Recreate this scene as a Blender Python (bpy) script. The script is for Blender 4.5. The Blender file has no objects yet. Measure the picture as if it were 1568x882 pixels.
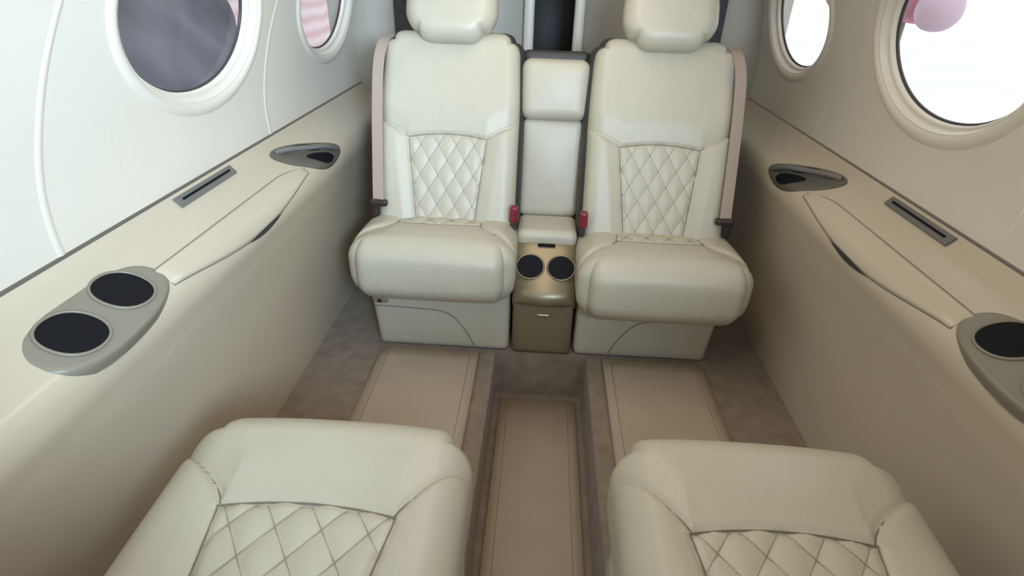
import bpy, math
from mathutils import Vector, Matrix
C=bpy.context.collection
# ---------------- materials ----------------
def mat(name, col, rough=.5, metal=0, bump=0, bscale=300, var=0, vscale=6, spec=.5, sheen=0, wrinkle=0):
    m=bpy.data.materials.new(name); m.use_nodes=True; nt=m.node_tree; b=nt.nodes["Principled BSDF"]
    b.inputs["Base Color"].default_value=(*col,1); b.inputs["Roughness"].default_value=rough
    b.inputs["Metallic"].default_value=metal; b.inputs["Specular IOR Level"].default_value=spec
    if sheen: b.inputs["Sheen Weight"].default_value=sheen
    tc=nt.nodes.new("ShaderNodeTexCoord")
    if bump:
        n=nt.nodes.new("ShaderNodeTexNoise"); n.inputs["Scale"].default_value=bscale; n.inputs["Detail"].default_value=4
        nt.links.new(tc.outputs["Object"],n.inputs["Vector"])
        bp=nt.nodes.new("ShaderNodeBump"); bp.inputs["Strength"].default_value=bump; bp.inputs["Distance"].default_value=.002
        nt.links.new(n.outputs["Fac"],bp.inputs["Height"]); nt.links.new(bp.outputs[0],b.inputs["Normal"])
        if wrinkle:
            n3=nt.nodes.new("ShaderNodeTexNoise"); n3.inputs["Scale"].default_value=9; n3.inputs["Detail"].default_value=3; n3.inputs["Distortion"].default_value=1.0
            nt.links.new(tc.outputs["Object"],n3.inputs["Vector"])
            b2=nt.nodes.new("ShaderNodeBump"); b2.inputs["Strength"].default_value=wrinkle; b2.inputs["Distance"].default_value=.012
            nt.links.new(n3.outputs["Fac"],b2.inputs["Height"]); nt.links.new(b2.outputs[0],bp.inputs["Normal"])
    if var:
        n2=nt.nodes.new("ShaderNodeTexNoise"); n2.inputs["Scale"].default_value=vscale; n2.inputs["Detail"].default_value=6
        nt.links.new(tc.outputs["Object"],n2.inputs["Vector"])
        r=nt.nodes.new("ShaderNodeValToRGB")
        r.color_ramp.elements[0].position=.3; r.color_ramp.elements[1].position=.7
        r.color_ramp.elements[0].color=(*[c*(1-var) for c in col],1); r.color_ramp.elements[1].color=(*[min(1,c*(1+var)) for c in col],1)
        nt.links.new(n2.outputs["Fac"],r.inputs[0]); nt.links.new(r.outputs[0],b.inputs["Base Color"])
    return m
LEATHER=mat("cream_leather",(.51,.46,.355),.40,bump=.22,bscale=500,var=.03,vscale=8,wrinkle=.18)
SEAM=mat("stitching",(.20,.16,.11),.7)
QSEAM=mat("quilt_stitching",(.33,.28,.20),.7)
PLASTIC=mat("cream_side_panel",(.56,.475,.36),.27,var=.02,vscale=3)
UPPER=mat("upper_wall_panel",(.69,.63,.53),.38,var=.02,vscale=3)
CEIL=mat("ceiling_panel",(.74,.70,.63),.6,var=.02,vscale=3)
CARPET=mat("brown_carpet",(.275,.21,.16),.95,bump=1.0,bscale=420,var=.18,vscale=22,sheen=.2,spec=.1)
MAT=mat("tan_floor_mat",(.45,.355,.265),.55,bump=.3,bscale=600,var=.04,vscale=9)
MATD=mat("mat_border",(.27,.205,.15),.7)
TAUPE=mat("taupe_plastic",(.24,.21,.16),.4,var=.04)
TAUPE2=mat("dark_taupe_plastic",(.12,.107,.085),.35,var=.04)
DARK=mat("black_plastic",(.006,.006,.009),.6,spec=.15)
GREY=mat("grey_plastic",(.16,.15,.14),.4,var=.05)
SHELL=mat("dark_seat_shell",(.04,.038,.036),.5)
GOLD=mat("bronze_metal",(.27,.22,.14),.36,metal=.5,var=.05)
STRAP=mat("belt_webbing",(.43,.335,.27),.8,bump=.5,bscale=700)
RED=mat("red_buckle",(.20,.01,.02),.35)
BUCK=mat("brown_buckle",(.05,.035,.03),.35,metal=.4)
NET=mat("baggage_net",(.06,.06,.065),.8,bump=.8,bscale=90,var=.3,vscale=40)
GROOVE=mat("panel_gap",(.15,.125,.10),.8)
# ---------------- helpers ----------------
def empty(name,loc=(0,0,0),rotz=0):
    o=bpy.data.objects.new(name,None); o.location=loc; o.rotation_euler=(0,0,rotz); C.objects.link(o); return o
def mesh(name,v,f,m,parent=None,smooth=True):
    me=bpy.data.meshes.new(name); me.from_pydata([tuple(p) for p in v],[],f); me.update()
    if m: me.materials.append(m)
    if smooth: me.polygons.foreach_set("use_smooth",[True]*len(me.polygons))
    o=bpy.data.objects.new(name,me); C.objects.link(o)
    if parent: o.parent=parent
    return o
def weld(o,d=1e-5):
    import bmesh
    b=bmesh.new(); b.from_mesh(o.data); bmesh.ops.remove_doubles(b,verts=b.verts,dist=d); bmesh.ops.recalc_face_normals(b,faces=b.faces)
    b.to_mesh(o.data); b.free(); return o
def tube(name,pts,r,m,parent=None,cyclic=False,res=2):
    cu=bpy.data.curves.new(name,'CURVE'); cu.dimensions='3D'; cu.bevel_depth=r; cu.bevel_resolution=res; cu.use_fill_caps=True
    for ps in (pts if isinstance(pts[0],list) else [pts]):
        s=cu.splines.new('POLY'); s.points.add(len(ps)-1)
        for i,p in enumerate(ps): s.points[i].co=(*p,1)
        s.use_cyclic_u=cyclic
    cu.materials.append(m); o=bpy.data.objects.new(name,cu); C.objects.link(o)
    dg=bpy.context.evaluated_depsgraph_get(); me=bpy.data.meshes.new_from_object(o.evaluated_get(dg))
    o2=bpy.data.objects.new(name,me); C.objects.link(o2); o2.parent=parent
    for p in me.polygons: p.use_smooth=True
    bpy.data.objects.remove(o); o2.name=name
    return o2
def sm(a,b,x):
    t=min(1,max(0,(x-a)/(b-a))); return t*t*(3-2*t)
def rnd(P,h,r):
    q=[max(-(h[i]-r),min(h[i]-r,P[i])) for i in range(3)]
    d=[P[i]-q[i] for i in range(3)]; L=math.sqrt(sum(a*a for a in d))
    if L<1e-9: return list(P)
    return [q[i]+d[i]/L*r for i in range(3)]
def corner2(p,i,j,h,R,only=None):
    a=abs(p[i])-(h[i]-R); b=abs(p[j])-(h[j]-R)
    if a>0 and b>0 and (only is None or only(p)):
        k=max(a,b)/math.hypot(a,b); 
        p[i]=math.copysign(h[i]-R+a*k,p[i]); p[j]=math.copysign(h[j]-R+b*k,p[j])
    return p
def boxmesh(name,h,n,fn,m,parent):
    V=[];F=[]
    for ax in range(3):
        i,j=[(1,2),(0,2),(0,1)][ax]
        for sg in (-1,1):
            o=len(V)
            for a in range(n[i]+1):
                for b in range(n[j]+1):
                    P=[0,0,0]; P[ax]=sg*h[ax]; P[i]=-h[i]+2*h[i]*a/n[i]; P[j]=-h[j]+2*h[j]*b/n[j]
                    V.append(fn(P))
            w=n[j]+1
            for a in range(n[i]):
                for b in range(n[j]):
                    F.append((o+a*w+b,o+a*w+b+1,o+(a+1)*w+b+1,o+(a+1)*w+b))
    return weld(mesh(name,V,F,m,parent),1e-6)
def rbox(name,c,h,r,m,parent,n=(10,10,10),warp=None):
    def fn(P):
        p=rnd(P,h,r)
        if warp: p=warp(p)
        return (p[0]+c[0],p[1]+c[1],p[2]+c[2])
    return boxmesh(name,h,n,fn,m,parent)
def ribbon(name,pts,wv,th,m,parent):
    V=[];F=[];wv=Vector(wv)/2
    for k,p in enumerate(pts):
        p=Vector(p); t=(Vector(pts[min(k+1,len(pts)-1)])-Vector(pts[max(k-1,0)])).normalized()
        nn=t.cross(wv).normalized()*th/2
        V+= [p-wv-nn,p+wv-nn,p+wv+nn,p-wv+nn]
    for k in range(len(pts)-1):
        for e in range(4):
            a=4*k+e;b=4*k+(e+1)%4; F.append((a,b,b+4,a+4))
    F.append((0,1,2,3)); F.append(tuple(4*(len(pts)-1)+i for i in (3,2,1,0)))
    return weld(mesh(name,V,F,m,parent,False))
def crom(pts,t):
    n=len(pts)-1; t=max(0,min(n-1e-9,t)); i=int(t); u=t-i
    g=lambda k: pts[max(0,min(n,k))]
    p0,p1,p2,p3=g(i-1),g(i),g(i+1),g(i+2)
    return tuple(.5*(2*b+(c-a)*u+(2*a-5*b+4*c-d)*u*u+(-a+3*b-3*c+d)*u**3) for a,b,c,d in zip(p0,p1,p2,p3))
def smooth_path(pts,n=8):
    return [crom(pts,i/n) for i in range((len(pts)-1)*n+1)]

# ---------------- seats ----------------
def build_seat(loc, rotz, side, backY, clen, hi, fwd=0):
    """side=+1: outer side is +x in local coordinates"""
    S=empty("aircraft_seat",loc,rotz)
    hx,hy,hz=(.258 if hi else .268),clen/2,.106; r=.066; cx=(.0 if hi else .012)*side; cy=-.11+hy-fwd; cz=.331-fwd*.25
    h=(hx,hy,hz)
    def fsh(ax): return .21-.115*min(1,max(0,(ax-.14)/.12))**.75
    def qw(f): return .142-.03*min(1,max(0,(f-.21)/.2))
    def fT(x): return .213-.012*(1-(x/.14)**2)
    def crelief(x,f):
        ax=abs(x); d=0
        dist=9
        if ax<qw(f)+.01 and f>.19: dist=min(dist,abs(f-fT(x)) if ax<qw(f) else 9)
        if f>fT(x): dist=min(dist,abs(ax-qw(f)))
        if ax>.14: dist=min(dist,abs(f-fsh(ax))*.8)
        d-=.006*math.exp(-(dist/.008)**2)
        if f>fT(x) and ax<qw(f):
            u=x/.072+f/.098; v=x/.072-f/.098
            d+=.007*(abs(math.sin(math.pi*u))*abs(math.sin(math.pi*v)))**.6 -.0045
        elif f>fsh(ax) : d+=.007*sm(0,.04,ax-qw(f))
        else: d+=.010*sm(0,.10,(fsh(ax) if ax>.14 else fT(x))-f)*(1-(ax/hx)**4)
        return d
    def cmap(P):
        p=rnd(P,h,r)
        p=corner2(p,0,1,h,.075,lambda q:q[1]<0)
        f=p[1]+hy
        w=sm(-.02,.06,p[2])
        ff=max(0,f)
        z=p[2]+w*crelief(p[0],ff)
        z+=w*.010*(1-(p[0]/hx)**2) - w*.018*sm(0.0,.5,ff)
        y=p[1]-(1-sm(0,.12,f))*.018*(1-(p[0]/hx)**4)*(1-((p[2]+.01)/hz)**2)
        x=p[0]*(1-.05*sm(.15,.45,f)*(0 if hi else 1))*(1-.035*sm(.0,-.1,p[2])) 
        if hi: x+=.014*side*sm(.14,.25,abs(p[0]))
        y+= .02*sm(-.02,-.1,p[2])*(1-sm(0,.15,f))
        return (x+cx,y+cy,z+cz)
    n=(130,130,30) if hi else (84,70,28)
    boxmesh("seat_cushion",h,n,cmap,LEATHER,S)
    def cp(x,f,off=.0012):
        p=cmap([x,f-hy,hz]); return (p[0],p[1],p[2]+off)
    L=[[cp(-.14+.28*i/24,fT(-.14+.28*i/24)) for i in range(25)]]
    for sg in (-1,1):
        L.append([cp(sg*(.14+.075*i/16),fsh(.14+.075*i/16)) for i in range(17)])
        L.append([cp(sg*qw(f),f) for f in [.213+.01*i for i in range(int((clen-.25)/.01))]])
    tube("cushion_seams",L,.0014,SEAM,S)
    Q=[]
    for fam in (1,-1):
        for k in range(-14,14):
            seg=[]
            for i in range(int(clen/.006)):
                f=.2+.006*i
                x=(k-fam*f/.098)*.072
                if f<clen-.05 and abs(x)<qw(f) and f>fT(x): seg.append(cp(x,f,.0014))
                elif len(seg)>1: Q.append(seg); seg=[]
                else: seg=[]
            if len(seg)>1: Q.append(seg)
    if Q: tube("cushion_quilting",Q,.0009,QSEAM,S,res=1)
    # base
    def bw(p):
        if p[0]*side>0: p[0]*=1-.06*sm(.1,-.13,p[2])
        return p
    bh=(.238,(clen-.12)/2,.13)
    rbox("seat_base",(.0*side,bh[1]+0.0,.131),bh,.018,LEATHER,S,(24,14,20),bw)
    yb=-.0015
    tube("base_panel_seam",[smooth_path([(side*.225,yb,.165),(side*.1,yb,.162),(-side*.02,yb,.15),(-side*.08,yb,.09),(-side*.115,yb,.02)])],.0016,SEAM,S)
    rbox("base_lever",(side*.2,-.004,.19),(.022,.006,.011),.005,TAUPE,S,(6,4,4))
    rbox("base_lever_knob",(side*.205,-.011,.19),(.006,.006,.007),.004,BUCK,S,(4,4,4))
    # back
    backY=backY-fwd*.5
    ty,tz=.41,.912
    if hi: ty,tz=.42,.907
    ny,nz=-tz,ty
    bx,bt,bs=.236,.062,.375; br=.048
    s0=-.12
    H=(bx,bt,bs)
    def px(s): return .1+.032*min(1,max(0,s/.274))
    def sT(x): return .272+.014*(1-(x/.132)**2)
    def ssh(ax): return .272+.05*min(1,max(0,(ax-.132)/.1))**.8
    def brel(x,s):
        ax=abs(x); dist=9; d=0
        if ax<.132 : dist=abs(s-sT(x))
        if s<sT(x): dist=min(dist,abs(ax-px(s)))
        if ax>=.132: dist=min(dist,abs(s-ssh(ax))*.9)
        d-=.0055*math.exp(-(dist/.007)**2)
        top=sT(x) if ax<.132 else ssh(ax)
        if s<sT(x) and ax<px(s):
            u=x/.060+s/.100; v=x/.060-s/.100
            d+=.005*(abs(math.sin(math.pi*u))*abs(math.sin(math.pi*v)))**.6-.005
        elif s<top: d+=.012*sm(0,.05,ax-px(s))
        else: d+=.010*sm(0,.08,s-top)
        return d
    def bmap(P,grow=0,shift=0):
        p=rnd(P,H,br); p=corner2(p,0,2,H,.075,lambda q:q[2]>0)
        s=p[2]+bs+s0
        w=sm(-.01,.045,p[1])
        d=p[1]-bt+w*brel(p[0],s)+w*.012*math.sin(math.pi*min(1,max(0,(s+.05)/.65)))
        x=p[0]*(1+grow)*(1-.035*sm(.35,.62,s))
        y=backY+ty*s+ny*(d+shift); z=.43+tz*s+nz*(d+shift)+grow*.25*sm(.3,.6,s)
        return (x,y,z)
    n=(90,24,120) if hi else (100,20,150)
    boxmesh("seat_back",H,n,bmap,LEATHER,S)
    boxmesh("back_shell",H,(30,10,30),lambda P:bmap(P,.07,-.05),SHELL,S)
    def bp(x,s,off=.0010):
        p=bmap([x,bt,s-bs-s0]); return (p[0],p[1]+ny*off,p[2]+nz*off)
    L=[[bp(-.132+.264*i/24,sT(-.132+.264*i/24)) for i in range(25)]]
    for sg in (-1,1):
        L.append([bp(sg*(.132+.08*i/16),ssh(.132+.08*i/16)) for i in range(17)])
        L.append([bp(sg*px(s),s) for s in [.0125*i-.02 for i in range(24)]])
    tube("back_seams",L,.0012,SEAM,S)
    Q=[]
    for fam in (1,-1):
        for k in range(-10,14):
            seg=[]
            for i in range(60):
                s=-.03+.006*i; x=(k-fam*s/.100)*.060
                if abs(x)<px(s) and s<sT(x): seg.append(bp(x,s,.0011))
                elif len(seg)>1: Q.append(seg); seg=[]
                else: seg=[]
            if len(seg)>1: Q.append(seg)
    tube("back_quilting",Q,.0008,QSEAM,S,res=1)
    # headrest
    hc=.694
    def hw(p):
        s=p[2]
        p[0]*= 1-.10*sm(-.02,-.115,s)-.07*sm(.0,.115,s)
        p[1]+= .012*(1-(p[0]/.15)**2)*(1 if p[1]>0 else 0)
        y=backY+ty*(hc+s)+ny*(p[1]+.012); z=.43+tz*(hc+s)+nz*(p[1]+.012)
        return (p[0],y,z)
    hh=(.150,.058,.118)
    def hm(P):
        p=rnd(P,hh,.05); p=corner2(p,0,2,hh,.09); return hw(p)
    boxmesh("headrest",hh,(48,18,40),hm,LEATHER,S)
    rbox("headrest_post",(0,backY+ty*.60+.04,.43+tz*.58),(.05,.02,.07),.01,SHELL,S,(6,4,6))
    o=side
    def edge(x,s,d): return (x,backY+ty*s+ny*d,.43+tz*s+nz*d)
    pts=smooth_path([edge(o*.225,.62,-.05),edge(o*.234,.58,-.01),edge(o*.241,.5,.012),edge(o*.239,.35,.018),edge(o*.232,.2,.024),edge(o*.222,.05,.036)],6)
    ribbon("belt_strap",pts,(.038,.010*o,0),.003,STRAP,S)
    b=edge(o*.220,.045,.038)
    rbox("belt_anchor",b,(.03,.012,.011),.007,BUCK,S,(8,4,4))
    rbox("belt_anchor_arm",(b[0]+o*.018,b[1]+.02,b[2]-.03),(.012,.02,.03),.007,BUCK,S,(4,4,8))
    b=edge(-o*.236,.03,.03)
    rbox("belt_buckle",b,(.013,.014,.028),.006,RED,S,(6,6,8))
    rbox("belt_buckle_stalk",(b[0],b[1]+.01,b[2]-.035),(.009,.009,.03),.004,SHELL,S,(4,4,6))
    return S
SC=.352
build_seat((-SC,1.6,0),0,-1,.15,.47,False)
build_seat((SC,1.6,0),0,1,.15,.47,False,.04)
build_seat((-SC-.022,.665,0),math.pi,1,.46,.66,True)
build_seat((SC+.014,.675,0),math.pi,-1,.46,.66,True)

# ---------------- centre console ----------------
K=empty("cupholder_console",(0,1.6,0))
rbox("console_body",(0,.13,.118),(.104,.135,.118),.014,GOLD,K,(16,10,14))
V=[];F=[];NX=20
prof=[(-.018,.205),(-.030,.222),(-.028,.245),(-.010,.268),(.03,.30),(.08,.338),(.12,.365),(.15,.378),(.15,.20)]
P2=smooth_path([(0,a,b) for a,b in prof[:8]],4)+[(0,.15,.20)]
for p in P2:
    for i in range(NX+1):
        u=-1+2*i/NX
        x=.106*u
        e=1-abs(u)**6
        V.append((x,p[1]+ (.022*(u*u) if p[1]<.02 else 0), p[2]-.012*(1-e)))
w=NX+1
for a in range(len(P2)-1):
    for i in range(NX): F.append((a*w+i,a*w+i+1,(a+1)*w+i+1,(a+1)*w+i))
for i0 in (0,NX):
    F.append(tuple(a*w+i0 for a in range(len(P2))))
F.append(tuple(range(w))); 
o=mesh("console_top",V,F,GOLD,K,True); weld(o)
sl=Vector((0,.11,.097)).normalized(); nn=Vector((0,-sl.z,sl.y))
def disc(name,c,ax,ay,nrm,ra,rb,m,parent,dish=.0,dome=0,N=40,p=2.0):
    V=[Vector(c)+nrm*(dome-dish)];F=[]
    rings=6
    for r in range(1,rings+1):
        q=r/rings
        for i in range(N):
            a=2*math.pi*i/N; ca,sa=math.cos(a),math.sin(a); k=(abs(ca)**p+abs(sa)**p)**(-1/p)
            V.append(Vector(c)+ax*(ra*q*ca*k)+ay*(rb*q*sa*k)+nrm*((dome-dish)*(1-q**4)))
    for i in range(N): F.append((0,1+i,1+(i+1)%N))
    for r in range(rings-1):
        for i in range(N):
            a=1+r*N+i;b=1+r*N+(i+1)%N; F.append((a,a+N,b+N,b))
    return mesh(name,V,F,m,parent)
def ell(c,ax,ay,ra,rb,nrm=Vector((0,0,0)),N=40,p=2.0):
    out=[]
    for i in range(N):
        a=2*math.pi*i/N; ca,sa=math.cos(a),math.sin(a); k=(abs(ca)**p+abs(sa)**p)**(-1/p)
        out.append(tuple(Vector(c)+ax*(ra*ca*k)+ay*(rb*sa*k)+nrm))
    return out
for sx in (-1,1):
    c=Vector((sx*.052,.052,.3175))+nn*.003
    disc("cup_well",c,Vector((1,0,0)),sl,nn,.045,.043,DARK,K)
    tube("cup_rim",ell(c,Vector((1,0,0)),sl,.046,.044),.003,GOLD,K,cyclic=True)
rbox("console_slot",(0,.118,.369),(.03,.006,.004),.003,DARK,K,(8,3,3))
rbox("console_latch",(0,-.008,.165),(.025,.004,.005),.0035,mat("latch_chrome",(.4,.37,.31),.3,metal=.9),K,(8,3,3))
rbox("lid_cushion",(0,.215,.378),(.104,.085,.033),.026,LEATHER,K,(20,16,10))
AR=empty("centre_armrest",(0,1.6,0))
def lean(c,h,r,name,tilt,m=LEATHER,n=(24,12,30),puff=.01):
    ca,sa=math.cos(tilt),math.sin(tilt)
    def fn(P):
        p=rnd(P,h,r)
        if p[1]<0: p[1]-=puff*(1-(p[0]/h[0])**2)*(1-(p[2]/h[2])**2)
        y=p[1]*ca+p[2]*sa; z=-p[1]*sa+p[2]*ca
        return (p[0]+c[0],y+c[1],z+c[2])
    return boxmesh(name,h,n,fn,m,AR)
lean((0,.385,.555),(.107,.06,.172),.024,"armrest_pad",.23)
lean((0,.435,.815),(.116,.075,.10),.035,"upper_pillow",.25)
lean((0,.50,.78),(.118,.05,.155),.02,"armrest_shell",.25,SHELL,puff=0)

# ---------------- cabin shell ----------------
LOW=[(.785,-.01),(.778,.2),(.760,.4),(.738,.52),(.724,.585),(.736,.630),(.78,.658),(.832,.686),(.862,.716)]
UP=[(.866,.722),(.874,.82),(.868,.92),(.850,1.04),(.815,1.17),(.75,1.30),(.64,1.43),(.48,1.53),(.25,1.59),(0,1.61)]
Y0,Y1=-.95,2.62
TZ=[]
for i in range(601):
    q=crom(UP,6*i/600); TZ.append((q[1],q[0]))
def upX(z):
    if z<=TZ[0][0]: return TZ[0][1]
    for a,b in zip(TZ,TZ[1:]):
        if z<=b[0]: 
            u=(z-a[0])/(b[0]-a[0]+1e-12); return a[1]+(b[1]-a[1])*u
    return TZ[-1][1]
def low(t): return crom(LOW,t)
WINS=[(.10,.30),(1.39,.285),(2.25,.265)]; WZ=1.068; WB=.190
def build_side(sg,name):
    W=empty(name)
    V=[];F=[]; NT=80; ys=[Y0+(Y1-Y0)*i/40 for i in range(41)]
    for y in ys:
        for k in range(NT+1):
            x,z=low(8*k/NT); V.append((sg*x,y,z))
    w=NT+1
    for a in range(len(ys)-1):
        for k in range(NT): F.append((a*w+k,a*w+k+1,(a+1)*w+k+1,(a+1)*w+k))
    mesh("lower_panel",V,F,PLASTIC,W)
    mesh("belt_recess",[(sg*.860,Y0,.712),(sg*.885,Y0,.726),(sg*.885,Y1,.726),(sg*.860,Y1,.712)],[(0,1,2,3)],GROOVE,W,False)
    tube("belt_line",[(sg*.8645,Y0,.7185),(sg*.8645,Y1,.7185)],.0010,GROOVE,W)
    V=[];F=[]
    zb,zt=UP[0][1],UP[6][1]
    def grid(ya,yb,ny,za=zb,zc=zt,nz=48):
        o=len(V)
        for a in range(ny+1):
            for k in range(nz+1):
                z=za+(zc-za)*k/nz; V.append((sg*upX(z),ya+(yb-ya)*a/ny,z))
        for a in range(ny):
            for k in range(nz): F.append((o+a*(nz+1)+k,o+a*(nz+1)+k+1,o+(a+1)*(nz+1)+k+1,o+(a+1)*(nz+1)+k))
    def hole(yc,aa,ya,yb):
        cs=[(ya,zb),(yb,zb),(ya,zt),(yb,zt)]
        th=sorted([2*math.pi*i/96 for i in range(96)]+[math.atan2(c[1]-WZ,c[0]-yc)%(2*math.pi) for c in cs])
        R=16;o=len(V);M=len(th)
        for t in th:
            c,s=math.cos(t),math.sin(t)
            k=1/max(1e-9,math.sqrt((c/aa)**2+(s/WB)**2))
            big=min((yb-yc)/c if c>1e-9 else 1e9,(ya-yc)/c if c<-1e-9 else 1e9,(zt-WZ)/s if s>1e-9 else 1e9,(zb-WZ)/s if s<-1e-9 else 1e9)
            for r in range(R+1):
                q=k+(big-k)*r/R; z=WZ+s*q; V.append((sg*upX(z),yc+c*q,z))
        for i in range(M):
            j=(i+1)%M
            for r in range(R): F.append((o+i*(R+1)+r,o+j*(R+1)+r,o+j*(R+1)+r+1,o+i*(R+1)+r+1))
    cur=Y0
    for yc,aa in WINS:
        ya,yb=yc-aa-.07,yc+aa+.07
        if ya>cur+1e-4: grid(cur,ya,12)
        hole(yc,aa,ya,yb); cur=yb
    if cur<Y1: grid(cur,Y1,6)
    weld(mesh("upper_panel",V,F,UPPER,W),1e-4)
    for yr,ww,sp in (((.825,.024,.15),(1.665,.024,.17)) if sg<0 else ()):
        V=[];F=[]
        for k in range(41):
            z=zb+(zt-zb)*k/40; bow=-sp*((z-.72)/.4)**1.6
            for i in range(13):
                u=-1+2*i/12; V.append((sg*(upX(z)-.0024*(1-u*u)**2+.0004),yr-bow+ww*u*.5,z))
        for k in range(40):
            for i in range(12): F.append((k*13+i,k*13+i+1,(k+1)*13+i+1,(k+1)*13+i))
        mesh("panel_rib",V,F,UPPER,W)
    def wp(y,t,off=0):
        x,z=low(t); x2,z2=low(t+.05); d=Vector((x2-x,0,z2-z)).normalized()
        nrm=Vector((-d.z,0,d.x)); p=Vector((x,0,z))+nrm*off
        return (sg*p.x,y,p.z)
    ya,yb=.90,1.59
    def lo_(y):
        q=(y-ya)/(yb-ya); return 4.95-.85*math.sin(math.pi*min(1,max(0,q)))**1.2
    def hi_(y):
        q=(y-ya)/(yb-ya); return 5.85-.55*max(0,q-.8)/.2*max(0,q-.8)/.2
    V=[];F=[];A=60;B=16
    for a in range(A+1):
        y=ya+(yb-ya)*a/A
        for b in range(B+1):
            q=b/B; t=lo_(y)+(hi_(y)-lo_(y))*q
            edge=min(q,1-q)*2; e2=min(a,A-a)/A*2
            V.append(wp(y,t,.001+.005*min(1,edge*4)**.5*min(1,e2*14)**.5))
    for a in range(A):
        for b in range(B): F.append((a*(B+1)+b,a*(B+1)+b+1,(a+1)*(B+1)+b+1,(a+1)*(B+1)+b))
    mesh("table_door",V,F,PLASTIC,W)
    out=[wp(ya+(yb-ya)*i/40,hi_(ya+(yb-ya)*i/40),.001) for i in range(41)]+[wp(yb-(yb-ya)*i/40,lo_(yb-(yb-ya)*i/40),.001) for i in range(41)]
    tube("table_door_gap",out,.0013,GROOVE,W,cyclic=True)
    ym=1.26
    V=[wp(ym-.10+.2*i/20,lo_(ym-.1+.2*i/20)+.16*math.sin(math.pi*i/20),.0065) for i in range(21)]+[wp(ym-.10+.2*i/20,lo_(ym-.1+.2*i/20)-.12*math.sin(math.pi*i/20),.004) for i in range(21)]
    mesh("finger_slot",V,[(i,i+1,22+i,21+i) for i in range(20)],SHELL,W)
    V=[];F=[]
    for i in range(13):
        y=1.13+.25*i/12
        for t,of in ((7.15,.001),(7.2,.006),(7.7,.006),(7.75,.001)): V.append(wp(y,t,of))
    for i in range(12):
        for k in range(3): F.append((i*4+k,i*4+k+1,(i+1)*4+k+1,(i+1)*4+k))
    F+= [(0,1,2,3),(48,49,50,51)]
    mesh("air_vent",V,F,GREY,W,False)
    tube("air_vent_slot",[wp(1.15,7.45,.0065),wp(1.36,7.45,.0065)],.003,DARK,W)
    tube("wall_dimple",[wp(.86+.035*math.cos(a*.2618),2.75+.22*math.sin(a*.2618),-.0011) for a in range(24)],.0015,PLASTIC,W,cyclic=True)
    # cup holder
    ctr=Vector((sg*.770,.762,.648)); ax=Vector((0,1,0)); ay=Vector((sg*.90,0,.42)).normalized(); nr=Vector((-sg*.42,0,.90)).normalized()
    CH=empty("wall_cupholder"); 
    V=[];F=[];N=64
    levels=[(1.0,-.022),(1.0,-.004),(.985,.003),(.95,.006),(.90,.0065),(.5,.0065),(.0,.0065)]
    for q,of in levels:
        for i in range(N):
            a=2*math.pi*i/N; ca,sa=math.cos(a),math.sin(a); k=(abs(ca)**2.4+abs(sa)**2.4)**(-1/2.4)
            V.append(ctr+ax*(.155*q*ca*k)+ay*(.066*q*sa*k*(1-.06*ca))+nr*of+ay*(.006*ca*q))
    for l in range(len(levels)-1):
        for i in range(N): F.append((l*N+i,l*N+(i+1)%N,(l+1)*N+(i+1)%N,(l+1)*N+i))
    weld(mesh("cupholder_plate",V,F,TAUPE,CH))
    for dyy,dx in ((.062,.010),(-.070,.002)):
        c=ctr+ax*dyy+ay*dx+nr*.008
        disc("cup_well",c,ax,ay,nr,.047,.046,DARK,CH,p=2.2)
        tube("cup_rim",ell(c,ax,ay,.049,.048,p=2.2),.0028,TAUPE,CH,cyclic=True)
    GH=empty("grab_handle")
    def hp(u,v,off,cy=1.70,ct=5.75):
        return wp(cy+.115*u+.075*v, ct-1.25*u+.35*v, off)
    def patch(name,cu,cv,ru,rv,o0,o1,m,pw=2.3):
        V=[];F=[];N=40;R=8
        for r in range(R+1):
            q=r/R
            for i in range(N):
                a=2*math.pi*i/N; ca,sa=math.cos(a),math.sin(a); k=(abs(ca)**pw+abs(sa)**pw)**(-1/pw)
                V.append(hp(cu+ru*q*ca*k,cv+rv*q*sa*k*(1+.30*ca),o1+(o0-o1)*q**8))
        for r in range(R):
            for i in range(N): F.append((r*N+i,r*N+(i+1)%N,(r+1)*N+(i+1)%N,(r+1)*N+i))
        weld(mesh(name,V,F,m,GH),1e-6)
    patch("handle_plate",0,0,1.08,1.25,.0,.008,TAUPE2)
    patch("handle_recess",.35,-.35,.45,.42,.0082,.0095,DARK)
    patch("handle_recess_rear",-.15,.50,.42,.30,.0082,.0095,DARK)
    tube("handle_bar",smooth_path([hp(-.95,-.1,.006),hp(-.6,-.1,.020),hp(-.1,-.05,.028),hp(.35,.2,.026),hp(.75,.55,.012)],8),.008,GREY,GH,res=4)
    return W
build_side(-1,"wall_left"); build_side(1,"wall_right")
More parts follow.
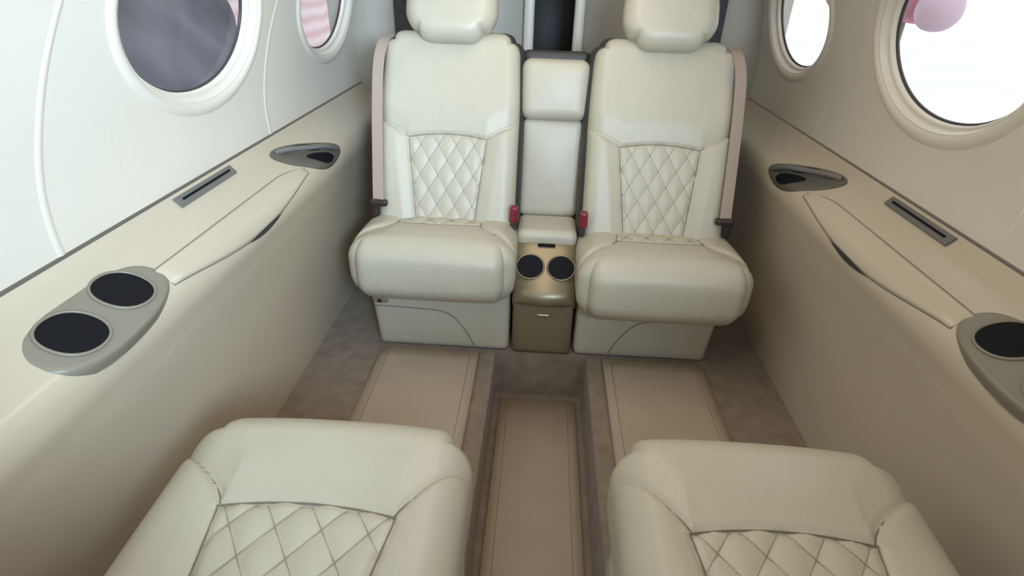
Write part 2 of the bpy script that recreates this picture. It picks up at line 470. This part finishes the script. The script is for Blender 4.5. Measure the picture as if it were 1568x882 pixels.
# windows
PANE=bpy.data.materials.new("window_acrylic"); PANE.use_nodes=True; nt=PANE.node_tree; nt.nodes.clear()
tr=nt.nodes.new("ShaderNodeBsdfTransparent"); gl=nt.nodes.new("ShaderNodeBsdfGlossy"); gl.inputs["Roughness"].default_value=.05
mx=nt.nodes.new("ShaderNodeMixShader"); mx.inputs[0].default_value=.04; oo=nt.nodes.new("ShaderNodeOutputMaterial")
tr.inputs[0].default_value=(.95,.97,1,1)
nt.links.new(tr.outputs[0],mx.inputs[1]); nt.links.new(gl.outputs[0],mx.inputs[2]); nt.links.new(mx.outputs[0],oo.inputs[0])
wn=0
for sg in (-1,1):
    for yc,aa in WINS:
        wn+=1; WE=empty("window_%d"%wn)
        levels=[(.034,-.0005),(.026,.005),(.016,.007),(.006,.004),(.000,-.003),(-.006,-.014),(-.010,-.018),(-.014,-.018),(-.019,-.022),(-.022,-.040)]
        V=[];F=[];N=96
        for ro,of in levels:
            for i in range(N):
                a=2*math.pi*i/N; z=WZ+(WB+ro)*math.sin(a)
                V.append((sg*(upX(z)-of),yc+(aa+ro)*math.cos(a),z))
        for l in range(len(levels)-1):
            for i in range(N): F.append((l*N+i,l*N+(i+1)%N,(l+1)*N+(i+1)%N,(l+1)*N+i))
        mesh("window_surround",V,F,UPPER,WE)
        ring=[(sg*(upX(WZ+(WB-.022)*math.sin(2*math.pi*i/N))+.036),yc+(aa-.022)*math.cos(2*math.pi*i/N),WZ+(WB-.022)*math.sin(2*math.pi*i/N)) for i in range(N)]
        tube("window_gasket",ring,.0045,SHELL,WE,cyclic=True)
        mesh("window_pane",ring+[(sg*(upX(WZ)+.036),yc,WZ)],[(i,(i+1)%N,N) for i in range(N)],PANE,WE)
# ceiling
V=[];F=[]
for a in range(13):
    y=Y0+(Y1-Y0)*a/12
    pr=[crom(UP,6+3*k/30) for k in range(31)]
    pr=[(-p[0],p[1]) for p in pr]+[(p[0],p[1]) for p in pr[::-1][1:]]
    for p in pr: V.append((p[0],y,p[1]))
w=61
for a in range(12):
    for k in range(w-1): F.append((a*w+k,a*w+k+1,(a+1)*w+k+1,(a+1)*w+k))
mesh("ceiling",V,F,CEIL)
# floor
TX,TD,TE=.16,-.20,1.6
FV=[];FF=[]
def quad(a,b,c,d):
    o=len(FV); FV.extend([a,b,c,d]); FF.append((o,o+1,o+2,o+3))
quad((-.80,Y0,0),(-TX,Y0,0),(-TX,TE,0),(-.80,TE,0)); quad((TX,Y0,0),(.80,Y0,0),(.80,TE,0),(TX,TE,0))
quad((-.80,TE,0),(.80,TE,0),(.80,Y1,0),(-.80,Y1,0))
quad((-TX,Y0,TD),(TX,Y0,TD),(TX,TE,TD),(-TX,TE,TD)); quad((-TX,Y0,TD),(-TX,TE,TD),(-TX,TE,0),(-TX,Y0,0)); quad((TX,Y0,TD),(TX,TE,TD),(TX,TE,0),(TX,Y0,0)); quad((-TX,TE,TD),(TX,TE,TD),(TX,TE,0),(-TX,TE,0))
fl=weld(mesh("floor",FV,FF,CARPET,None,False),1e-4)
bv=fl.modifiers.new("b",'BEVEL'); bv.width=.012; bv.segments=3
def floor_mat(c,hx,hy,z):
    M=empty("floor_mat",(c[0],c[1],z))
    rbox("mat_pad",(0,0,.005),(hx,hy,.005),.004,MAT,M,(10,10,2))
    k=.028
    tube("mat_stitch",[(-hx+k,-hy+k,.0095),(hx-k,-hy+k,.0095),(hx-k,hy-k,.0095),(-hx+k,hy-k,.0095)],.0018,MATD,M,cyclic=True)
    tube("mat_binding",[(-hx,-hy,.005),(hx,-hy,.005),(hx,hy,.005),(-hx,hy,.005)],.0045,MATD,M,cyclic=True)
for sx in (-1,1): floor_mat((sx*.387,1.245),.171,.335,0)
floor_mat((0,.38),.135,1.19,TD)
# aft bulkhead
BK=empty("wall_back")
BKM=mat("bulkhead_panel",(.45,.42,.36),.5,var=.03)
for sx in (-1,1):
    rbox("bulkhead_panel",(sx*.54-.012,Y1+.01,.8),(.435,.02,.83),.008,BKM,BK,(4,2,4))
    rbox("bulkhead_post",(sx*.105-.012,Y1-.02,.8),(.022,.03,.82),.012,UPPER,BK,(4,4,4))
    rbox("baggage_net",(sx*.56,Y1-.035,.95),(.13,.012,.35),.008,NET,BK,(4,2,4))
rbox("bulkhead_header",(0,Y1+.01,1.52),(.16,.02,.12),.008,BKM,BK,(4,2,4))
rbox("baggage_bay_back",(0,Y1+.6,.8),(.45,.02,.85),.008,SHELL,BK,(2,2,2))
for sx in (-1,1): rbox("baggage_bay_side",(sx*.3,Y1+.3,.8),(.02,.3,.85),.008,SHELL,BK,(2,2,2))
rbox("baggage_bay_top",(0,Y1+.3,1.6),(.3,.3,.02),.008,SHELL,BK,(2,2,2))
rbox("baggage_bay_floor",(0,Y1+.3,-.02),(.3,.3,.02),.008,SHELL,BK,(2,2,2))
# ---------------- outside ----------------
TARP=mat("grey_tarpaulin",(.105,.11,.13),.65,bump=1,bscale=3,var=.4,vscale=1.8)
PINK=mat("red_white_cover",(.62,.24,.30),.6,var=.35,vscale=2.5)
A=empty("tarpaulin_cover",(0,0,0))
V=[];F=[]
for i in range(121):
    for j in range(61):
        y=.3+4.55*i/120; q=j/60
        fold=.05*abs(math.sin(y*2.2+q*9))**.5+.02*math.sin(q*40+y*6)
        V.append((-2.0-.9*q+fold,y,-1.2+3.05*q-.10*max(0,y-3.2)))
for i in range(120):
    for j in range(60): F.append((i*61+j,i*61+j+1,(i+1)*61+j+1,(i+1)*61+j))
mesh("tarp_sheet",V,F,TARP,A)
STR=bpy.data.materials.new("striped_awning"); STR.use_nodes=True; nt=STR.node_tree; b=nt.nodes["Principled BSDF"]
wv=nt.nodes.new("ShaderNodeTexWave"); wv.bands_direction='Z'; wv.inputs["Scale"].default_value=1.8; wv.inputs["Distortion"].default_value=2.0
tc=nt.nodes.new("ShaderNodeTexCoord"); cr=nt.nodes.new("ShaderNodeValToRGB"); cr.color_ramp.elements[0].color=(.58,.38,.40,1); cr.color_ramp.elements[1].color=(.68,.58,.58,1)
nt.links.new(tc.outputs["Object"],wv.inputs["Vector"]); nt.links.new(wv.outputs["Fac"],cr.inputs[0]); nt.links.new(cr.outputs[0],b.inputs["Base Color"])
A=empty("striped_banner")
V=[];F=[]
for i in range(61):
    for j in range(11):
        y=4.2+8*i/60; V.append((-3.2+.02*math.sin(i*.5),y,-1.2+4.4*j/10))
for i in range(60):
    for j in range(10): F.append((i*11+j,i*11+j+1,(i+1)*11+j+1,(i+1)*11+j))
mesh("banner_cloth",V,F,STR,A)
A=empty("engine_cover",(2.42,4.75,1.2))
rbox("cover_body",(0,0,0),(.22,.72,.26),.21,PINK,A,(20,20,16))
rbox("cover_nose",(-.02,-.72,-.16),(.13,.13,.13),.125,mat("pale_pink_cover",(.56,.42,.47),.5),A,(12,12,12))
rbox("cover_pylon",(0,0,-1.3),(.08,.3,1.1),.06,GREY,A,(6,6,6))
mesh("ground_apron",[(-30,-20,-1.2),(30,-20,-1.2),(30,40,-1.2),(-30,40,-1.2)],[(0,1,2,3)],mat("apron_concrete",(.76,.76,.77),.9,var=.06,vscale=.4),None,False)
# ---------------- light ----------------
wd=bpy.data.worlds.new("World"); bpy.context.scene.world=wd; wd.use_nodes=True
bg=wd.node_tree.nodes["Background"]; bg.inputs[0].default_value=(.94,.965,1,1); bg.inputs[1].default_value=1.5
def area(name,loc,target,sx,sy,e,col,spread=180):
    l=bpy.data.lights.new(name,'AREA'); l.shape='RECTANGLE'; l.size=sx; l.size_y=sy; l.energy=e; l.color=col; l.spread=math.radians(spread)
    o=bpy.data.objects.new(name,l); o.location=loc; o.rotation_euler=(Vector(target)-Vector(loc)).to_track_quat('-Z','Y').to_euler(); C.objects.link(o)
area("ceiling_fill",(0,1.2,1.57),(0,1.2,0),.2,1.4,5.5,(1,.85,.66))  # added warm fill light under the ceiling, brightens the closed cabin; no fixture in view
area("doorway_daylight",(.45,-.45,1.35),(-.66,1.6,1.02),.5,.4,19,(.55,.77,1),75)
# ---------------- camera ----------------
f=850
dy=Vector((59,486,-f)).normalized(); d2=Vector((59+1000,486-33,-f))
z=d2.cross(dy).normalized(); x=dy.cross(z)
cam=bpy.data.cameras.new("camera"); cam.lens=f/1568*36; cam.sensor_width=36; cam.clip_start=.01
co=bpy.data.objects.new("camera",cam); C.objects.link(co)
M=Matrix((x,dy,z)).to_4x4(); M.translation=Vector((-.038,0,1.18)); co.matrix_world=M
bpy.context.scene.camera=co
bpy.context.scene.view_settings.view_transform='Standard'
